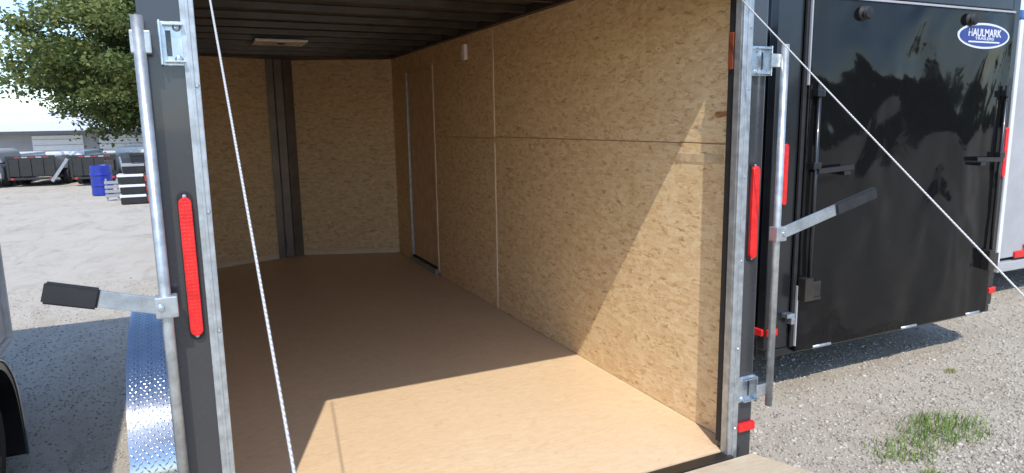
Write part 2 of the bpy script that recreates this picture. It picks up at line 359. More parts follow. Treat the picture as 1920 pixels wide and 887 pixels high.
# rear frame
put('header', MB().box(OL, ORT, YR + 0.004, YR + 0.09, HZ, CZ + 0.105, 0.006), 'charcoal_paint', T)
put('rear_post', MB().box(2.03, ORT, YR, YR + 0.075, FZ - 0.20, HZ - 0.001, 0.006), 'charcoal_paint', T)
put('rear_post', MB().box(OL, 0.0355, YR, YR + 0.075, FZ - 0.20, HZ - 0.001, 0.006), 'charcoal_paint', T)
put('door_seal', MB().box(2.017, 2.0285, YR + 0.002, YR + 0.072, FZ + 0.03, HZ - 0.002, 0.003), 'rubber', T)
put('door_seal', MB().box(0.0365, 0.048, YR + 0.002, YR + 0.072, FZ + 0.03, HZ - 0.002, 0.003), 'rubber', T)
def trim(x0, x1, lipx):
    mb = MB().box(x0, x1, YR - 0.012, YR - 0.001, FZ - 0.04, HZ + 0.02, 0.003)
    mb.box(min(lipx, lipx + (0.004 if lipx > 1 else 0.006)), max(lipx, lipx + 0.006), YR - 0.0005, YR + 0.03, FZ - 0.03, HZ - 0.003)
    # raised bead down the middle
    xm = (x0 + x1) / 2
    mb.box(xm - 0.004, xm + 0.004, YR - 0.016, YR - 0.011, FZ - 0.03, HZ + 0.02, 0.0015)
    return mb
tr = put('edge_trim', trim(XRT, 2.064, 2.0105), 'galvanised', T)
tl = put('edge_trim', trim(0.019, XL, 0.0485), 'galvanised', T)
scr = None
for par, x in ((tr, 2.050), (tl, 0.046)):
    for z in (0.62, 0.98, 1.36, 1.71, 2.06, 2.30):
        if scr is None:
            mb = MB().lathe((0, 0, 0), [(0.0005, -0.004), (0.004, -0.0035), (0.006, -0.001), (0.0062, 0.0)], 'y', 10)
            scr = put('screw', mb, 'zinc', par); scr.location = (x, YR - 0.012, z)
        else: again(scr, par, (x, YR - 0.012, z))
# tail lamps: slim red bar with rounded ends, in a dark bezel
def tail(xc, z0, z1, wd, y, par, w2=0.006, rivet=True):
    def cap(wd, z0, z1, n=8):
        r = wd / 2
        return [(xc + r * math.cos(a), z1 - r + r * math.sin(a)) for a in [math.pi * k / n for k in range(n + 1)]] + \
               [(xc + r * math.cos(a), z0 + r + r * math.sin(a)) for a in [math.pi + math.pi * k / n for k in range(n + 1)]]
    be = put('tail_lamp', MB().prism(cap(wd + w2, z0 - w2 / 2, z1 + w2 / 2), 'y', y - 0.006, y - 0.0005, 0.001, 1), 'rubber', par)
    put('lens', MB().prism(cap(wd, z0 + 0.012, z1 - 0.012), 'y', y - 0.022, y - 0.0058, 0.005, 3), 'red_lens', be)
    if rivet:
        for z in (z0 + 0.010, z1 - 0.010):
            put('rivet', MB().lathe((xc, y - 0.010, z), [(0.0005, -0.003), (0.005, -0.002), (0.006, 0.002)], 'y', 10), 'zinc', be)
    return be
tail(2.105, 1.355, 1.765, 0.036, YR, T)
tail(-0.0125, 1.343, 1.768, 0.034, YR, T)
put('marker_lamp_or_reflection', MB().box(2.066, ORT + 0.004, YR - 0.022, YR - 0.0005, 0.60, 0.637, 0.006, 3), 'red_lens', T)
put('marker_lamp_or_reflection', MB().box(OL + 0.002, 0.014, YR - 0.022, YR - 0.0005, 0.60, 0.637, 0.006, 3), 'red_lens', T)
put('marker_lamp_or_reflection', MB().box(2.0085, 2.0165, YR + 0.038, YR + 0.066, 2.14, 2.285, 0.003), 'reflection_red', T)  # red reflection on the jamb, built as a thin coloured strip, not a lamp
# lock keepers, lock bars with handles
def keeper(x0, x1, zc, side):
    xa, xb = (x0, x1)
    h = 0.058
    mb = MB()
    sx0, sx1 = (xa + 0.050, xa + 0.060) if side > 0 else (xa + 0.018, xa + 0.030)
    mb.box(xa, sx0, YR - 0.007, YR - 0.0008, zc - h, zc + h, 0.0015); mb.box(sx1, xb, YR - 0.007, YR - 0.0008, zc - h, zc + h, 0.0015)
    mb.box(sx0 - 0.001, sx1 + 0.001, YR - 0.0065, YR - 0.001, zc + 0.034, zc + h - 0.0005); mb.box(sx0 - 0.001, sx1 + 0.001, YR - 0.0065, YR - 0.001, zc - h + 0.0005, zc - 0.034)
    # folded rims top, bottom and along the slot side
    mb.box(xa + 0.012, xb - 0.002, YR - 0.030, YR - 0.0062, zc + h - 0.012, zc + h - 0.007, 0.001); mb.box(xa + 0.012, xb - 0.002, YR - 0.030, YR - 0.0062, zc - h + 0.007, zc - h + 0.012, 0.001)
    ex = xb - 0.006 if side > 0 else xa + 0.002
    mb.box(ex, ex + 0.005, YR - 0.034, YR - 0.0062, zc - h, zc + h, 0.001)
    k = put('lock_keeper', mb, 'zinc', T)
    bx = xa + 0.022 if side > 0 else xa + 0.046
    for z in (zc + 0.046 - 0.004, zc - 0.042):
        put('bolt', MB().lathe((bx, YR - 0.007, z), [(0.0008, -0.009), (0.006, -0.008), (0.0085, -0.003), (0.011, 0)], 'y', 12), 'zinc', k)
keeper(2.066, ORT - 0.002, 2.17, 1); keeper(2.066, ORT - 0.002, 0.79, 1)
keeper(-0.038, 0.026, 2.172, -1)
YB = YR - 0.06
def lock_bar(x, z0, z1, hz, tip, side):
    lb = put('lock_bar', MB().cyl((x, YB, z0), (x, YB, z1), 0.0150, n=20), 'galvanised', T)
    for z in (2.17, 0.79):
        if z0 < z < z1 + 0.1:
            a, b_ = (2.128, x) if side > 0 else (x, -0.03)
            mb = MB().box(a, b_, YB - 0.004 + 0.012, YB + 0.018, z - 0.026, z + 0.026, 0.003) if side > 0 else MB().box(x - 0.021, x + 0.028, YB - 0.006, YB + 0.03, z - 0.03, z + 0.028, 0.003)
            put('cam_arm', mb, 'galvanised', lb)
    p = Vector((x, YB - 0.020, hz)); q = Vector(tip); d = q - p
    hd = put('handle', MB().bar(p - d.normalized() * 0.02, p + d * 0.60, 0.010, 0.046 if side < 0 else 0.05, bev=0.003), 'zinc', lb)
    put('grip', MB().bar(p + d * 0.56, q, 0.026, 0.056 if side < 0 else 0.052, bev=0.005), 'rubber', lb)
    put('hub', MB().box(x - 0.026, x + 0.03, YB - 0.027, YB + 0.017, hz - 0.032, hz + 0.028, 0.004), 'galvanised', lb)
    put('bolt', MB().lathe((x + 0.012 * side, YB - 0.026, hz), [(0.001, -0.008), (0.008, -0.007), (0.010, 0)], 'y', 12), 'zinc', lb)
    return lb
lock_bar(2.188, 0.72, 2.232, 1.474, (2.745, YB - 0.02, 1.612), 1)
lock_bar(-0.083, 0.60, 2.235, 1.466, (-0.358, YB - 0.02, 1.540), -1)
# sill and ramp door, held up a little by its lift cables
put('rear_sill', MB().box(0.036, 2.029, YR - 0.035, YR + 0.026, FZ - 0.12, FZ - 0.004, 0.004), 'dark_steel', T)
put('sill_rail', MB().box(OL + 0.01, ORT - 0.01, YR + 0.002, YR + 0.07, FZ - 0.30, FZ - 0.201, 0.004), 'black_paint', T)
TILT, RL, RY, RZ = R(11.4), 1.85, YR - 0.038, FZ - 0.02
def rp(x, l, n): return (x, RY - l * math.cos(TILT) + n * math.sin(TILT), RZ + l * math.sin(TILT) + n * math.cos(TILT))
def slab(x0, x1, l0, l1, n0, n1):
    mb = MB(); vs = [rp(x, l, n) for n in (n0, n1) for x, l in ((x0, l0), (x1, l0), (x1, l1), (x0, l1))]
    v, f = mb._add(vs, [(0, 1, 2, 3), (7, 6, 5, 4), (0, 4, 5, 1), (1, 5, 6, 2), (2, 6, 7, 3), (3, 7, 4, 0)])
    bmesh.ops.recalc_face_normals(mb.bm, faces=f)
    bmesh.ops.bevel(mb.bm, geom=mb.bm.edges[:], offset=0.003, segments=2, affect='EDGES'); return mb
rd = put('ramp_door', slab(OL, ORT - 0.02, 0.0, RL, -0.045, -0.0005), 'charcoal_paint', T)
put('ramp_deck', slab(OL + 0.004, ORT - 0.024, 0.004, RL - 0.004, 0.0, 0.012), 'ramp_board', rd)
for xe, xt in ((2.02, 1.968), (0.118, 0.086)):
    p = Vector((xt, 2.12, CAM_Z + 0.47)) if xe > 1 else Vector((0.0865, 2.12, CAM_Z + 0.47)); q = Vector(rp(xe, 1.80, 0.015))
    pts = [p.lerp(q, k / 24) + Vector((0, 0, -0.006 * math.sin(math.pi * k / 24))) for k in range(25)]
    put('lift_cable', MB().tube(pts, 0.0028, 8), 'wire', T)
    put('cable_end', MB().lathe(q, [(0.001, -0.02), (0.012, -0.015), (0.012, 0.02), (0.001, 0.026)], 'z', 12), 'zinc', T)
# fender with raised tread pattern, marker, wheels
prof = [(3.56, 0.04), (3.565, 0.20), (3.595, 0.34), (3.655, 0.46), (3.735, 0.57), (3.84, 0.66), (3.97, 0.735), (4.13, 0.79), (4.3, 0.835), (4.48, 0.86), (4.65, 0.868), (4.8, 0.86), (5.0, 0.82), (5.25, 0.71), (5.42, 0.52), (5.5, 0.28)]
def smooth(pr, n=6):
    out = []
    for i in range(len(pr) - 1):
        p0, p1, p2, p3 = (np.array(pr[max(0, min(len(pr) - 1, i + k))]) for k in (-1, 0, 1, 2))
        for s in np.linspace(0, 1, n, endpoint=False):
            out.append(tuple(0.5 * (2 * p1 + (p2 - p0) * s + (2 * p0 - 5 * p1 + 4 * p2 - p3) * s * s + (3 * p1 - p0 - 3 * p2 + p3) * s ** 3)))
    return out + [pr[-1]]
ps = smooth(prof); FX0, FX1 = -0.372, OL + 0.003
mb = MB(); vs = [(x, y, z) for y, z in ps for x in (FX0, FX1)] + [(FX0, y, z - 0.05) for y, z in ps]
n = len(ps); fs = [(2 * i, 2 * i + 1, 2 * i + 3, 2 * i + 2) for i in range(n - 1)] + [(2 * i, 2 * i + 2, 2 * n + i + 1, 2 * n + i) for i in range(n - 1)]
v, f = mb._add(vs, fs); bmesh.ops.recalc_face_normals(mb.bm, faces=f)
for q in f: q.smooth = True
for e in mb.bm.edges:
    if len(e.link_faces) == 2 and abs(e.link_faces[0].normal.dot(e.link_faces[1].normal)) < 0.5: e.smooth = False
fe = put('fender', mb, 'aluminium', T)
# lozenges
cum = [0]
for i in range(n - 1): cum.append(cum[-1] + math.dist(ps[i], ps[i + 1]))
V = []; F = []
s_ = 0.01; row = 0
while s_ < cum[-1] * 0.62:
    i = max(k for k in range(n - 1) if cum[k] <= s_); u = (s_ - cum[i]) / (cum[i + 1] - cum[i])
    P = np.array((0, *(np.array(ps[i]) * (1 - u) + np.array(ps[i + 1]) * u))); tg = np.array((0, ps[i + 1][0] - ps[i][0], ps[i + 1][1] - ps[i][1])); tg /= np.linalg.norm(tg)
    nn = np.cross(np.array((1, 0, 0)), tg); xx = np.array((1.0, 0, 0))
    x = FX0 + 0.016 + (0.016 if row % 2 else 0)
    k = 0
    while x < FX1 - 0.012:
        sg = 1 if (k + row) % 2 else -1
        a = (xx + sg * tg) / math.sqrt(2); b_ = (xx - sg * tg) / math.sqrt(2); c = P + xx * x; o = len(V)
        V += [c + a * 0.0145, c + b_ * 0.0044 + nn * 0.0006, c - a * 0.0145, c - b_ * 0.0044 + nn * 0.0006, c + a * 0.007 + nn * 0.0028, c - a * 0.007 + nn * 0.0028]
        F += [(o, o + 1, o + 4), (o, o + 4, o + 3), (o + 1, o + 5, o + 4), (o + 3, o + 4, o + 5), (o + 2, o + 5, o + 1), (o + 2, o + 3, o + 5)]
        x += 0.032; k += 1
    s_ += 0.0205; row += 1
kind(soup('tread_pattern', np.array(V), np.array(F), 'aluminium', fe), 'stuff')
put('lamp_stem', MB().box(-0.18, -0.15, 4.362, 4.376, 0.835, 0.89, 0.003), 'rubber', fe)
put('marker_lamp_or_reflection', MB().lathe((-0.165, 4.36, 0.885), [(0.001, -0.028), (0.02, -0.025), (0.027, -0.01), (0.03, 0.012), (0.001, 0.013)], 'y', 16), 'red_lens', fe)
def wheel(c, r, wd, par, local=False, rimmat='galvanised'):
    cx, cy, cz = c
    ty = put('wheel', MB().lathe(c, [(r * 0.6, -wd / 2), (r * 0.9, -wd / 2), (r * 0.985, -wd * 0.38), (r, -wd * 0.2), (r, wd * 0.2), (r * 0.985, wd * 0.38), (r * 0.9, wd / 2), (r * 0.6, wd / 2)], 'x', 28), 'tyre', par, local)
    put('rim', MB().lathe(c, [(0.02, -wd * 0.52), (r * 0.22, -wd * 0.52), (r * 0.3, -wd * 0.42), (r * 0.52, -wd * 0.40), (r * 0.61, -wd * 0.51), (r * 0.61, wd * 0.51), (r * 0.52, wd * 0.40), (r * 0.3, wd * 0.42), (r * 0.22, wd * 0.52), (0.02, wd * 0.52)], 'x', 24), rimmat, ty)
    return ty
for y in (4.45,):
    wheel((-0.215, y, 0.335), 0.335, 0.2, T); wheel((2.275, y, 0.335), 0.335, 0.2, T)

# ------------------------------------------------------------------ black trailer next door
NY, NX0, NX1, NZ0, NZ1 = 3.35, 3.475, 6.035, 0.33, 2.95
B = root('cargo_trailer', 'black enclosed trailer with closed glossy rear door and blue oval badge', 'cargo trailer', (4.75, NY, 0))
put('body', MB().box(NX0 + 0.01, NX1 - 0.01, NY + 0.06, NY + 5.6, NZ0 + 0.12, NZ1 - 0.02, 0.01), 'black_skin', B)
put('rear_post', MB().box(NX0, 3.70, NY + 0.002, NY + 0.075, NZ0 + 0.03, NZ1, 0.012, 3), 'black_paint', B)
put('rear_post', MB().box(5.935, NX1, NY + 0.002, NY + 0.075, NZ0 + 0.03, NZ1, 0.012, 3), 'black_paint', B)
put('header', MB().box(3.702, 5.933, NY + 0.004, NY + 0.075, 2.735, NZ1, 0.01, 3), 'black_paint', B)
nd = put('ramp_door', MB().box(3.735, 5.905, NY - 0.035, NY + 0.03, NZ0 - 0.005, 2.705, 0.010, 3), 'black_skin', B)
put('seal', MB().box(3.7, 3.733, NY - 0.02, NY + 0.002, NZ0 + 0.03, 2.73, 0.006), 'rubber', B)
put('seal', MB().box(5.907, 5.935, NY - 0.02, NY + 0.002, NZ0 + 0.03, 2.73, 0.006), 'rubber', B)
put('top_trim', MB().box(3.70, 5.935, NY - 0.022, NY + 0.003, 2.712, 2.728, 0.003), 'bare_alu', B)
put('edge_trim', MB().box(3.722, 3.733, NY - 0.038, NY - 0.021, 0.37, 0.80, 0.002), 'bare_alu', B)
put('edge_trim', MB().box(3.722, 3.733, NY - 0.038, NY - 0.021, 2.15, 2.70, 0.002), 'bare_alu', B)
for x in (4.20, 5.345):
    bp = put('door_stop', MB().lathe((x, NY - 0.036, 2.625 if x < 5 else 2.635), [(0.001, -0.055), (0.035, -0.05), (0.045, -0.035), (0.03, -0.02), (0.05, -0.004), (0.05, 0.002)], 'y', 18), 'rubber', nd)
for x in (3.99, 4.93, 5.72):
    put('hinge', MB().cyl((x - 0.09, NY - 0.03, NZ0 + 0.004), (x + 0.09, NY - 0.03, NZ0 + 0.004), 0.013, n=14), 'galvanised', nd)
put('bumper_rail', MB().box(NX0 + 0.02, NX1 - 0.02, NY + 0.005, NY + 0.09, NZ0 - 0.03, NZ0 + 0.028, 0.008), 'black_paint', B)
put('chassis', MB().box(NX0 + 0.25, NX1 - 0.25, NY + 0.1, NY + 5.5, NZ0, NZ0 + 0.118), 'black_paint', B)
tail(3.575, 1.355, 1.785, 0.040, NY, B, rivet=False); tail(5.985, 1.42, 1.85, 0.040, NY, B, rivet=False)
for x0, x1 in ((3.482, 3.575), (5.95, NX1 + 0.005)):
    put('marker_lamp_or_reflection', MB().box(x0, x1, NY - 0.022, NY + 0.0015, 0.465, 0.515, 0.008, 3), 'red_lens', B)
put('marker_lamp_or_reflection', MB().box(NX0 - 0.018, NX0 + 0.005, NY + 0.012, NY + 0.10, 0.465, 0.512, 0.006, 3), 'red_lens', B)
# lock bars of the black door
for x, sgn in ((3.80, 1), (5.845, -1)):
    lb = put('lock_bar', MB().cyl((x, NY - 0.062, 0.72), (x, NY - 0.062, 2.16), 0.014, n=14), 'black_paint', nd)
    for z in (2.10, 1.62, 0.76):
        put('guide', MB().box(x - 0.035, x + 0.035, NY - 0.080, NY - 0.034, z - 0.025, z + 0.025, 0.006), 'black_paint', nd)
    put('handle', MB().bar((x, NY - 0.085, 1.585), (x + sgn * 0.34, NY - 0.085, 1.60), 0.012, 0.035, bev=0.003), 'black_paint', nd)
    put('catch', MB().box(x + sgn * 0.27 - 0.03, x + sgn * 0.27 + 0.03, NY - 0.095, NY - 0.034, 1.55, 1.575, 0.004), 'black_paint', nd)
    mb = MB().box(x - 0.075, x + 0.0, NY - 0.10, NY - 0.034, 0.70, 0.86, 0.006); mb.box(x + 0.03 , x + 0.12, NY - 0.060, NY - 0.034, 0.71, 0.82, 0.006); mb.box(x - 0.02, x + 0.13, NY - 0.056, NY - 0.0345, 0.685, 0.708, 0.004)
    put('hasp', mb, 'dark_steel', nd)
mb = MB().box(3.62, 3.69, NY - 0.055, NY + 0.0015, 0.585, 0.615, 0.004); mb.box(3.655, 3.69, NY - 0.06, NY + 0.0015, 0.54, 0.584, 0.004)
put('latch', mb, 'zinc', B)
# badge: white rimmed blue oval with white lettering and a white bar
def oval(rx, rz, y0, y1, cx=5.53, cz=2.525, n=48):
    return MB().prism([(cx + rx * math.cos(2 * math.pi * k / n), cz + rz * math.sin(2 * math.pi * k / n)) for k in range(n)], 'y', y0, y1)
yd = NY - 0.035
bd = put('badge', oval(0.318, 0.094, yd - 0.004, yd - 0.0005), 'badge_white', nd)
put('badge_field', oval(0.297, 0.078, yd - 0.006, yd - 0.0038), 'badge_blue', nd)
def words(txt, size, x, z, y, mat, par, sx=1.0, shear=0.0):
    cu = bpy.data.curves.new('lettering', 'FONT'); cu.body = txt; cu.size = size; cu.align_x = 'CENTER'; cu.extrude = 0.001; cu.offset = size * 0.025; cu.shear = shear
    tmp = bpy.data.objects.new('tmp', cu); COL.objects.link(tmp)
    dg = bpy.context.evaluated_depsgraph_get(); me = bpy.data.meshes.new_from_object(tmp.evaluated_get(dg)); bpy.data.objects.remove(tmp)
    me.transform(Matrix.Translation((x, y, z)) @ Matrix.Rotation(R(90), 4, 'X') @ Matrix.Diagonal((sx, 1, 1, 1)))
    me.materials.clear()
    return put('lettering', me, mat, par)
words('HAULMARK', 0.076, 5.53, 2.521, yd - 0.0075, 'badge_white', nd, 1.0)
words('TRAILERS', 0.028, 5.53, 2.495, yd - 0.0075, 'badge_silver', nd, 2.0)
put('badge_bar', MB().box(5.53 - 0.19, 5.53 + 0.19, yd - 0.0075, yd - 0.0058, 2.474, 2.485), 'badge_white', nd)
for y in (NY + 2.6, NY + 3.5):
    wheel((NX0 + 0.16, y, 0.36), 0.36, 0.22, B); wheel((NX1 - 0.16, y, 0.36), 0.36, 0.22, B)

# ------------------------------------------------------------------ silver-white trailer at the right edge
W = root('cargo_trailer', 'silver-white trailer with red tail lamp at right edge beyond the black one', 'cargo trailer', (8.75, 4.2, 0))
put('body', MB().box(7.575, 9.95, 4.24, 9.0, 0.42, 2.83, 0.01), 'bare_alu', W)
put('door', MB().box(7.62, 9.9, 4.2, 4.241, 0.44, 2.80, 0.006), 'bare_alu', W)
put('corner_trim', MB().box(7.56, 7.615, 4.185, 4.30, 0.40, 2.855, 0.008), 'white_paint', W)
put('roof_cap', MB().box(7.55, 9.97, 4.18, 9.02, 2.857, 2.95, 0.02), 'blue_paint', W)
put('bumper_rail', MB().box(7.56, 9.97, 4.17, 4.27, 0.30, 0.398, 0.008), 'bare_alu', W)
put('tail_lamp', MB().box(7.86, 8.16, 4.175, 4.199, 0.425, 0.50, 0.012, 3), 'red_lens', W)
put('tail_lamp', MB().box(8.02, 8.16, 4.175, 4.199, 0.515, 0.56, 0.008, 3), 'red_lens', W)
put('chassis', MB().box(7.75, 9.8, 4.3, 8.9, 0.30, 0.418), 'black_paint', W)
for y in (6.4, 7.3):
    wheel((7.70, y, 0.36), 0.36, 0.22, W); wheel((9.82, y, 0.36), 0.36, 0.22, W)

# ------------------------------------------------------------------ white trailer cut by the left edge
L = root('cargo_trailer', 'off-white trailer cut by left edge, black fender over its wheel', 'cargo trailer', (-2.3, 4.4, 0))
put('body', MB().box(-3.30, -1.285, 2.30, 5.965, 0.46, 2.70, 0.012), 'cream_paint', L)
put('corner_trim', MB().box(-1.325, -1.258, 5.93, 5.985, 0.455, 2.71, 0.006), 'cream_paint', L)
put('corner_trim', MB().box(-1.325, -1.258, 2.28, 2.335, 0.455, 2.71, 0.006), 'cream_paint', L)
put('lower_rail', MB().prism([(-3.30, 0.455), (-1.262, 0.455), (-1.262, 0.42), (-1.33, 0.36), (-3.30, 0.36)], 'y', 2.29, 5.98, 0.004), 'cream_paint', L)
put('roof_rail', MB().box(-3.32, -1.25, 2.27, 5.995, 2.712, 2.76, 0.006), 'galvanised', L)
WY = 4.03
fpL = [(4.71, 0.04), (4.705, 0.15), (4.69, 0.32), (4.65, 0.48), (4.57, 0.60), (4.44, 0.70), (4.25, 0.755), (4.05, 0.765), (3.8, 0.745), (3.58, 0.68), (3.40, 0.52), (3.30, 0.34)]
fs_ = smooth(fpL, 5)
mb = MB(); vs = [(x, y, z) for y, z in fs_ for x in (-1.257, -1.0)] + [(-1.0, WY + (y - WY) * 0.95, 0.02 + (z - 0.02) * 0.94) for y, z in fs_]; n = len(fs_)
v, f = mb._add(vs, [(2 * i, 2 * i + 1, 2 * i + 3, 2 * i + 2) for i in range(n - 1)] + [(2 * i + 1, 2 * n + i, 2 * n + i + 1, 2 * i + 3) for i in range(n - 1)])
bmesh.ops.recalc_face_normals(mb.bm, faces=f)
lf = put('fender', mb, 'black_paint', L)
put('fender_lip', MB().tube([(-0.998, y, z + 0.002) for y, z in fs_], 0.006, 8), 'aluminium', lf)
wheel((-1.115, WY, 0.36), 0.36, 0.2, L, rimmat='aluminium'); wheel((-3.44, WY, 0.36), 0.36, 0.22, L, rimmat='aluminium')
put('chassis', MB().box(-3.2, -1.34, 2.4, 5.9, 0.30, 0.358), 'black_paint', L)

# ------------------------------------------------------------------ far side of the lot
GB = 'black dump trailers across the lot'
def dump(name, loc, wd, ln, rz, label, stake):
    d = root(name, label, 'dump trailer', loc, rz, GB); h0, h1 = 0.34, 1.06
    put('bed', MB().box(-wd / 2 + 0.04, wd / 2 - 0.04, 0.05, ln, h0, h1 - 0.04, 0.02), 'black_paint', d, True)
    put('tailgate', MB().box(-wd / 2 + 0.05, wd / 2 - 0.05, -0.01, 0.048, h0 + 0.02, h1 - 0.10, 0.01), 'black_paint', d, True)
    put('top_rail', MB().box(-wd / 2, wd / 2, -0.02, 0.06, h1 - 0.095, h1, 0.01), 'black_paint', d, True)
    for k in range(5):
        x = -wd / 2 + 0.28 + k * (wd - 0.5) / 4.6
        put('tape_strip', MB().box(x, x + (wd - 0.5) / 5.4, -0.026, -0.0205, h1 - 0.075, h1 - 0.03), 'tape_red' if k % 2 == 0 else 'grey_wall', d, True)
    for x in (-wd / 2, wd / 2 - 0.09):
        put('corner_post', MB().box(x, x + 0.09, -0.03, 0.06, h0 - 0.02, h1 - 0.097, 0.01), 'black_paint', d, True)
    for k in range(3):
        x = -wd / 2 + wd * (k + 1) / 4
        put('rib', MB().box(x - 0.025, x + 0.025, -0.045, -0.0115, h0 + 0.03, h1 - 0.11, 0.006), 'black_paint', d, True)
    put('bumper', MB().box(-wd / 2 + 0.02, wd / 2 - 0.02, -0.03, 0.045, h0 - 0.10, h0 - 0.022, 0.01), 'black_paint', d, True)
    for x in (-wd / 2 + 0.12, wd / 2 - 0.18):
        put('tail_lamp', MB().box(x, x + 0.08, -0.045, -0.031, h0 - 0.09, h0 - 0.035), 'red_lens', d, True)
    for sx in (-1, 1):
        for y in (ln * 0.4, ln * 0.4 + 0.62):
            wheel((sx * (wd / 2 + 0.02), y, 0.28), 0.28, 0.18, d, True)
    if stake:
        put('ramp_gate', MB().bar((-wd / 2 - 0.04, -0.05, 0.95), (-wd / 2 - 0.50, -0.25, 0.22), 0.05, 0.09), 'galvanised', d, True)
        put('ramp_gate', MB().bar((wd / 2 + 0.10, -0.05, 0.95), (wd / 2 + 0.30, -0.35, 0.15), 0.05, 0.09), 'galvanised', d, True)
        put('toolbox', MB().box(wd / 2 - 0.34, wd / 2 - 0.06, -0.18, -0.047, 0.52, 0.86, 0.01), 'dark_steel', d, True)
    return d
dump('dump_trailer', (-4.80, 28.3, 0), 1.46, 3.0, R(-8), 'black dump trailer with red tape bar, left one, in the open', False)
dump('dump_trailer', (-2.86, 27.4, 0), 1.42, 3.0, R(-8), 'black dump trailer with slanting grey ramp gates behind the blue barrel', True)
# grey car at the very left
c = root('parked_car', 'grey parked car cut by left edge beside a black dump trailer', 'car', (-6.48, 28.3, 0), R(-4))
prof = [(-0.9, 0.28), (0.9, 0.28), (0.92, 0.62), (0.86, 0.80), (0.70, 1.18), (0.55, 1.26), (-0.55, 1.26), (-0.70, 1.18), (-0.86, 0.80), (-0.92, 0.62)]
put('body', MB().prism([(x, z if z < 0.85 else 0.82) for x, z in prof[:4] + prof[8:]], 'y', 0.0, 4.2, 0.08, 3), 'dark_grey', c, True)
put('cabin', MB().prism([(0.84, 0.815), (0.68, 1.20), (0.55, 1.27), (-0.55, 1.27), (-0.68, 1.20), (-0.84, 0.815)], 'y', 0.35, 2.9, 0.08, 3), 'grey_wall', c, True)
put('rear_window', MB().prism([(0.66, 0.88), (0.56, 1.18), (-0.56, 1.18), (-0.66, 0.88)], 'y', 0.335, 0.352), 'rubber', c, True)
for x in (-0.80, 0.56): put('tail_lamp', MB().box(x, x + 0.24, -0.015, 0.02, 0.60, 0.74, 0.01), 'red_lens', c, True)
put('bumper', MB().box(-0.85, 0.85, -0.06, 0.02, 0.32, 0.50, 0.03, 3), 'grey_wall', c, True)
for sx in (-0.8, 0.8):
    for y in (0.75, 3.4): wheel((sx, y, 0.31), 0.31, 0.2, c, True)
# white trailers behind the dump trailers
def whitebox(loc, wd, ln, ht, label):
    d = root('box_trailer', label, 'box trailer', loc, R(-8), 'white box trailers behind the dump trailers')
    put('body', MB().box(-wd / 2, wd / 2, 0.04, ln, 0.30, ht, 0.03, 3), 'white_paint', d, True)
    put('door', MB().box(-wd / 2 + 0.08, wd / 2 - 0.08, 0.0, 0.038, 0.36, ht - 0.1, 0.01), 'white_paint', d, True)
    put('chassis', MB().box(-wd / 2 + 0.1, wd / 2 - 0.1, 0.1, ln - 0.1, 0.2, 0.298), 'black_paint', d, True)
    for sx in (-1, 1): wheel((sx * (wd / 2 - 0.1), ln * 0.55, 0.28), 0.28, 0.18, d, True)
    return d
whitebox((-3.98, 29.9, 0), 1.25, 2.6, 1.12, 'white box trailer showing between the two black dump trailers')
whitebox((-1.55, 30.0, 0), 1.7, 3.0, 1.22, 'white box trailer under the tree behind the stack of toolboxes')
whitebox((-6.7, 33.0, 0), 1.6, 3.0, 1.0, 'white box trailer behind the grey car at the left edge')
# blue barrel
bl = root('plastic_barrel', 'tall blue plastic barrel standing on the sunlit gravel lot', 'barrel', (-2.27, 23.3, 0))
put('drum', MB().lathe((0, 0, 0), [(0.02, 0.0), (0.255, 0.0), (0.28, 0.03), (0.275, 0.27), (0.295, 0.29), (0.295, 0.32), (0.277, 0.34), (0.277, 0.58), (0.297, 0.60), (0.297, 0.63), (0.28, 0.65), (0.275, 0.84), (0.27, 0.88), (0.24, 0.885), (0.23, 0.86), (0.02, 0.86)], 'z', 32), 'blue_plastic', bl, True)
put('label_band', MB().lathe((0, 0, 0), [(0.281, 0.40), (0.2815, 0.41), (0.2815, 0.47), (0.281, 0.48)], 'z', 32), 'badge_silver', bl, True) if False else None
put('bung', MB().lathe((0.1, 0.05, 0), [(0.001, 0.861), (0.035, 0.861), (0.035, 0.885), (0.001, 0.887)], 'z', 12), 'badge_silver', bl, True)
# stack of toolboxes
names = ['lowest toolbox of the dark stack, white lid edge and red end plate', 'second toolbox from the bottom of the stack, white lid edge', 'third toolbox from the bottom of the stack, white lid edge', 'fourth toolbox up the stack, dull grey lid edge', 'topmost black toolbox of the stack beside the trailer post']
for i in range(5):
    x0 = -1.58 + (0.0, 0.01, -0.02, 0.10, 0.30)[i]; wd = (0.92, 0.90, 0.92, 0.80, 0.55)[i]
    q = root('toolbox', names[i], 'toolbox', (x0, 20.0, 0.02 + i * 0.262), R((0, 1, -1, 2, 0)[i]), 'toolboxes stacked on the lot')
    put('case', MB().box(0, wd * 0.64, 0, 0.5, 0.0, 0.165, 0.012), 'black_paint', q, True)
    put('lid', MB().box(-0.015, wd * 0.64 + 0.0, -0.02, 0.52, 0.167, 0.232, 0.012), 'white_paint' if i < 3 else ('grey_wall' if i == 3 else 'rubber'), q, True)
    put('end_case', MB().box(wd * 0.645, wd, 0.0, 0.5, 0.0, 0.235, 0.012), 'black_paint', q, True)
    put('end_plate', MB().box(wd * 0.66, wd * 0.86, -0.018, -0.001, 0.03, 0.20, 0.006), 'red_paint', q, True)
pb = root('pallet', 'small grey wooden pallet leaning between barrel and toolbox stack', 'pallet', (-1.86, 21.3, 0))
for k in range(4): put('slat', MB().box(-0.17, 0.17, 0.0, 0.025, 0.10 + k * 0.12, 0.18 + k * 0.12, 0.004), 'grey_wall', pb, True)
for x in (-0.15, 0.11): put('stringer', MB().box(x, x + 0.04, 0.027, 0.11, 0.0, 0.60, 0.004), 'grey_wall', pb, True)
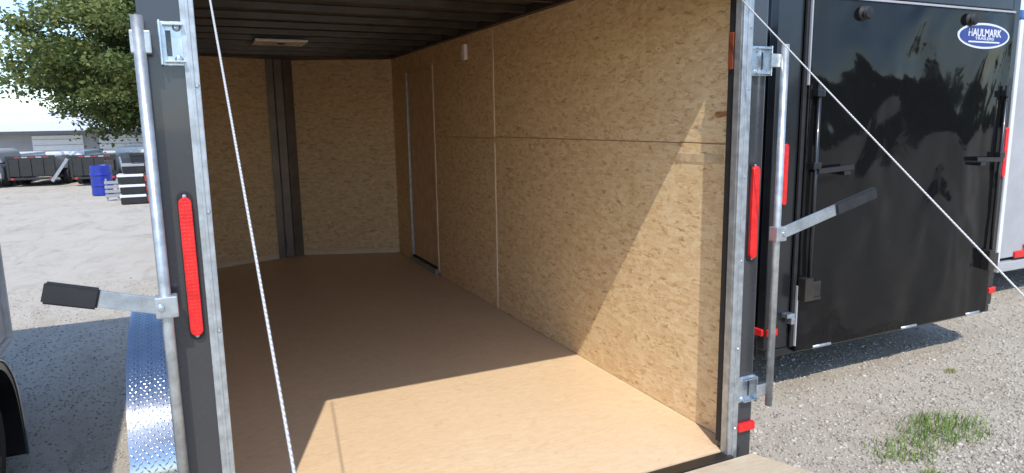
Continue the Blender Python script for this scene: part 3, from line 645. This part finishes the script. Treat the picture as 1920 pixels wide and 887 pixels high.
# long low metal building
m_ = root('metal_building', 'long low metal building with white pitched roof behind the parked trailers', 'building', (-6, 41, 0))
put('wall', MB().box(-22, 3.5, 41, 52, 0, 1.72), 'grey_wall', m_)
put('roof', MB().prism([(40.3, 1.80), (46.5, 2.85), (52.6, 1.80), (52.6, 1.95), (46.5, 3.0), (40.3, 1.95)], 'x', -22.4, 3.9), 'white_paint', m_) if False else None
rf = MB(); rf._add([(-22.4, 40.3, 1.86), (3.9, 40.3, 1.86), (3.9, 46.5, 2.62), (-22.4, 46.5, 3.3), (3.9, 52.7, 1.86), (-22.4, 52.7, 1.86)], [(0, 1, 2, 3), (3, 2, 4, 5)])
put('roof', rf, 'white_paint', m_)
put('fascia', MB().box(-22.4, 3.9, 40.26, 40.34, 1.70, 1.855), 'dark_grey', m_)
for x0, x1 in ((-13.5, -9.6), (-6.75, -4.6), (-3.9, -1.2), (-0.6, 2.4)):
    dd = put('bay_door', MB().box(x0, x1, 40.93, 40.995, 0.0, 1.62), 'white_paint', m_)
    for k in range(5): put('panel_joint', MB().box(x0 + 0.03, x1 - 0.03, 40.915, 40.928, 0.3 + k * 0.28, 0.325 + k * 0.28), 'grey_wall', dd)

# ------------------------------------------------------------------ tree
tr_ = root('shade_tree', 'large spreading green shade tree across the lot over parked trailers', 'tree', (-0.1, 31.5, 0))
C0 = Vector((-0.1, 31.5, 0)); TS = 2.07
mb = MB().tube([C0 + Vector(p) * 1.5 for p in ((0, 0, -0.1), (0.02, 0, 0.5), (-0.03, 0.03, 1.2), (0.0, 0.05, 2.2), (0.05, 0.05, 3.6), (0.0, 0.0, 5.0), (0.05, 0, 6.4))], [0.26, 0.21, 0.18, 0.15, 0.11, 0.07, 0.02], 14)
put('trunk', mb, 'bark', tr_)
tips = []; mb = MB()
CC = C0 + Vector((0, 0, 4.5))
for i in range(84):
    zz = 1 - 2 * (i + 0.5) / 84; a = i * 2.399 + random.uniform(-.25, .25); rr = math.sqrt(1 - zz * zz); q = random.uniform(0.78, 1.04)
    tip = CC + Vector((5.75 * rr * math.cos(a), 5.4 * rr * math.sin(a), (3.7 if zz > 0 else 2.9) * zz)) * q
    hr = math.hypot(tip.x - C0.x, tip.y - C0.y)
    st = Vector((C0.x, C0.y, max(1.7, min(8.0, tip.z - 0.35 * hr + (0.9 if zz < 0 else 0)))))
    pts = []
    for k in range(8):
        f = k / 7; p = st.lerp(tip, f); p.z += 0.09 * math.sin(math.pi * f) * hr
        pts.append(p + Vector((random.uniform(-.1, .1), random.uniform(-.1, .1), random.uniform(-.07, .07))) * (1 if k else 0))
    mb.tube(pts, [0.09 * (1 - 0.88 * k / 7) for k in range(8)], 6)
    for k in range(3, 8):
        for _ in range(1 + k // 3):
            tips.append((pts[k] + Vector((random.gauss(0, .42), random.gauss(0, .42), random.gauss(0, .22))), 0.34 + 0.26 * random.random(), k / 7))
put('limbs', mb, 'bark', tr_)
TP = np.array([p for p, _, _ in tips]); TR = np.array([r for _, r, _ in tips])
per = 110; n = len(TP) * per
idx = np.repeat(np.arange(len(TP)), per)
off = rng.normal(size=(n, 3)) * np.array([1, 1, 0.5]) * TR[idx][:, None] * 0.72
P = TP[idx] + off
u = rng.normal(size=(n, 3)); u /= np.linalg.norm(u, axis=1)[:, None]
nrm = rng.normal(size=(n, 3)) * 0.7 + np.array([0, 0, 1.0]); v_ = np.cross(nrm, u); v_ /= np.linalg.norm(v_, axis=1)[:, None]; u = np.cross(v_, nrm); u /= np.linalg.norm(u, axis=1)[:, None]
sz = rng.uniform(0.05, 0.10, n)[:, None]
Vv = np.stack([P - u * sz, P + v_ * sz * 0.75, P + u * sz * 1.15, P - v_ * sz * 0.75], 1).reshape(-1, 3)
Ff = np.arange(4 * n).reshape(-1, 4)
ct = rng.uniform(0, 1, len(TP)); tint = np.clip(0.55 * ct[idx] + 0.3 * rng.uniform(0, 1, n) + 0.12, 0, 1)
cr = soup('crown', Vv, Ff, 'leaf', tr_, tint)

# ------------------------------------------------------------------ grass tufts on the right gravel
def tuft(loc, rad, nb, h, label, seed, dry):
    r = np.random.default_rng(seed); V = []; F = []; tn = []
    for _ in range(nb):
        a, d = r.uniform(0, 6.283), rad * math.sqrt(r.uniform()) * (0.55 + 0.45 * r.uniform())
        b0 = np.array((d * math.cos(a) * 1.5, d * math.sin(a), 0)); az = r.uniform(0, 6.283); L_ = h * r.uniform(0.45, 1.1); lean = r.uniform(0.3, 1.1)
        dr = np.array((math.cos(az), math.sin(az), 0)); sd_ = np.array((-dr[1], dr[0], 0)) * r.uniform(0.0022, 0.0042); o = len(V)
        for k in range(4):
            f = k / 3; c = b0 + dr * L_ * lean * f * f * 0.9 + np.array((0, 0, L_ * (f - 0.35 * lean * f * f))); w_ = 1 - f * 0.9
            V += [c - sd_ * w_, c + sd_ * w_]
        for k in range(3): F.append((o + 2 * k, o + 2 * k + 1, o + 2 * k + 3, o + 2 * k + 2)); tn.append(min(1, max(0, r.normal(dry, 0.25))) if r.uniform() > 0.12 else 1.0)
    o = soup('grass_tuft', np.array(V), np.array(F), 'grass_blade', None, np.array(tn)); o.location = loc
    return tag(o, label, 'grass tuft', 'grass tufts in the gravel')
tuft((4.12, 2.50, 0), 0.25, 430, 0.115, 'larger bright green grass tuft in the sunny gravel', 3, 0.35)
tuft((3.66, 2.42, 0), 0.19, 260, 0.085, 'lower, yellower grass tuft left of the bright green one', 4, 0.55)
tuft((5.15, 3.10, 0), 0.05, 90, 0.03, 'tiny dry weed in the gravel below the black trailer shadow', 5, 0.95)
tuft((3.52, 2.17, 0), 0.055, 120, 0.055, 'sparse short weed at the bottom edge of the gravel', 6, 0.75)

# ------------------------------------------------------------------ loose stones
t_ = (1 + 5 ** 0.5) / 2
IV = np.array([(-1, t_, 0), (1, t_, 0), (-1, -t_, 0), (1, -t_, 0), (0, -1, t_), (0, 1, t_), (0, -1, -t_), (0, 1, -t_), (t_, 0, -1), (t_, 0, 1), (-t_, 0, -1), (-t_, 0, 1)]) / 1.9
IF = np.array([(0, 11, 5), (0, 5, 1), (0, 1, 7), (0, 7, 10), (0, 10, 11), (1, 5, 9), (5, 11, 4), (11, 10, 2), (10, 7, 6), (7, 1, 8), (3, 9, 4), (3, 4, 2), (3, 2, 6), (3, 6, 8), (3, 8, 9), (4, 9, 5), (2, 4, 11), (6, 2, 10), (8, 6, 7), (9, 8, 1)])
def stones(P, s):
    n = len(P); sc = np.stack([s * rng.uniform(.7, 1.3, n), s * rng.uniform(.7, 1.3, n), s * rng.uniform(.35, .75, n)], 1)
    V = IV[None] * sc[:, None, :] * rng.uniform(.75, 1.2, (n, 12, 1)); a = rng.uniform(0, 6.28, n); ca, sa = np.cos(a)[:, None], np.sin(a)[:, None]
    X = V[..., 0] * ca - V[..., 1] * sa; Y = V[..., 0] * sa + V[..., 1] * ca
    V = np.stack([X, Y, V[..., 2]], -1) + P[:, None, :]
    return V.reshape(-1, 3), (IF[None] + 12 * np.arange(n)[:, None, None]).reshape(-1, 3), n
m, t, b = base('stone_mix')
at = N(t, 'ShaderNodeAttribute', attribute_name='tint')
t.links.new(ramp(t, at.outputs['Fac'], [(0.0, (0.20, 0.175, 0.145)), (0.3, (0.34, 0.30, 0.25)), (0.75, (0.47, 0.425, 0.36)), (1.0, (0.56, 0.515, 0.445))]), b.inputs['Base Color']); b.inputs['Roughness'].default_value = 0.9
n = 24000; Yp = 1.75 + 3.6 * rng.uniform(0, 1, n) ** 1.35; Xp = rng.uniform(2.25, 2.4, n) + rng.uniform(0, 1, n) * (1.75 * Yp - 1.2)
V, F, k = stones(np.stack([Xp, Yp, rng.uniform(0, .003, n)], 1), rng.uniform(.0045, .010, n) * (1 + 0.9 * (rng.uniform(0, 1, n) > .93)))
kind(soup('gravel', V, F, 'stone_mix', None, np.repeat(rng.uniform(0, 1, k), 20)), 'stuff')
n = 7000; Yp = 3.6 + 6.5 * rng.uniform(0, 1, n) ** 1.3; Xp = -0.02 * Yp - 0.25 - rng.uniform(0, 1, n) * 0.24 * Yp
V, F, k = stones(np.stack([Xp, Yp, rng.uniform(0, .003, n)], 1), rng.uniform(.004, .010, n))
kind(soup('gravel', V, F, 'stone_mix', None, np.repeat(rng.uniform(0, 1, k), 20)), 'stuff')

# ------------------------------------------------------------------ unseen tree belt added behind the camera to darken the black door's reflections
n = 16000; ang = rng.uniform(-0.1, 1.5, n); k_ = rng.integers(0, 26, n); cx_ = 12 + k_ * 2.4 + rng.uniform(-1, 1, 26)[k_] ; cy_ = -26 + rng.uniform(-4, 4, 26)[k_]; hh_ = rng.uniform(2.5, 5.5, 26)[k_]
d_ = rng.normal(size=(n, 3)); d_ /= np.linalg.norm(d_, axis=1)[:, None]; d_ *= rng.uniform(0.55, 1.0, n)[:, None]
P = np.stack([cx_, cy_, hh_ * 0.55], 1) + d_ * np.stack([2.0 + 0 * hh_, 2.0 + 0 * hh_, hh_ * 0.55], 1)
u = rng.normal(size=(n, 3)); u /= np.linalg.norm(u, axis=1)[:, None]; v_ = np.cross(u, rng.normal(size=(n, 3))); v_ /= np.linalg.norm(v_, axis=1)[:, None]
sz = rng.uniform(0.18, 0.42, n)[:, None]
kind(soup('reflection_trees', np.stack([P - u * sz, P + v_ * sz, P + u * sz, P - v_ * sz], 1).reshape(-1, 3), np.arange(4 * n).reshape(-1, 4), 'leaf', None, rng.uniform(0, .6, n)), 'stuff')
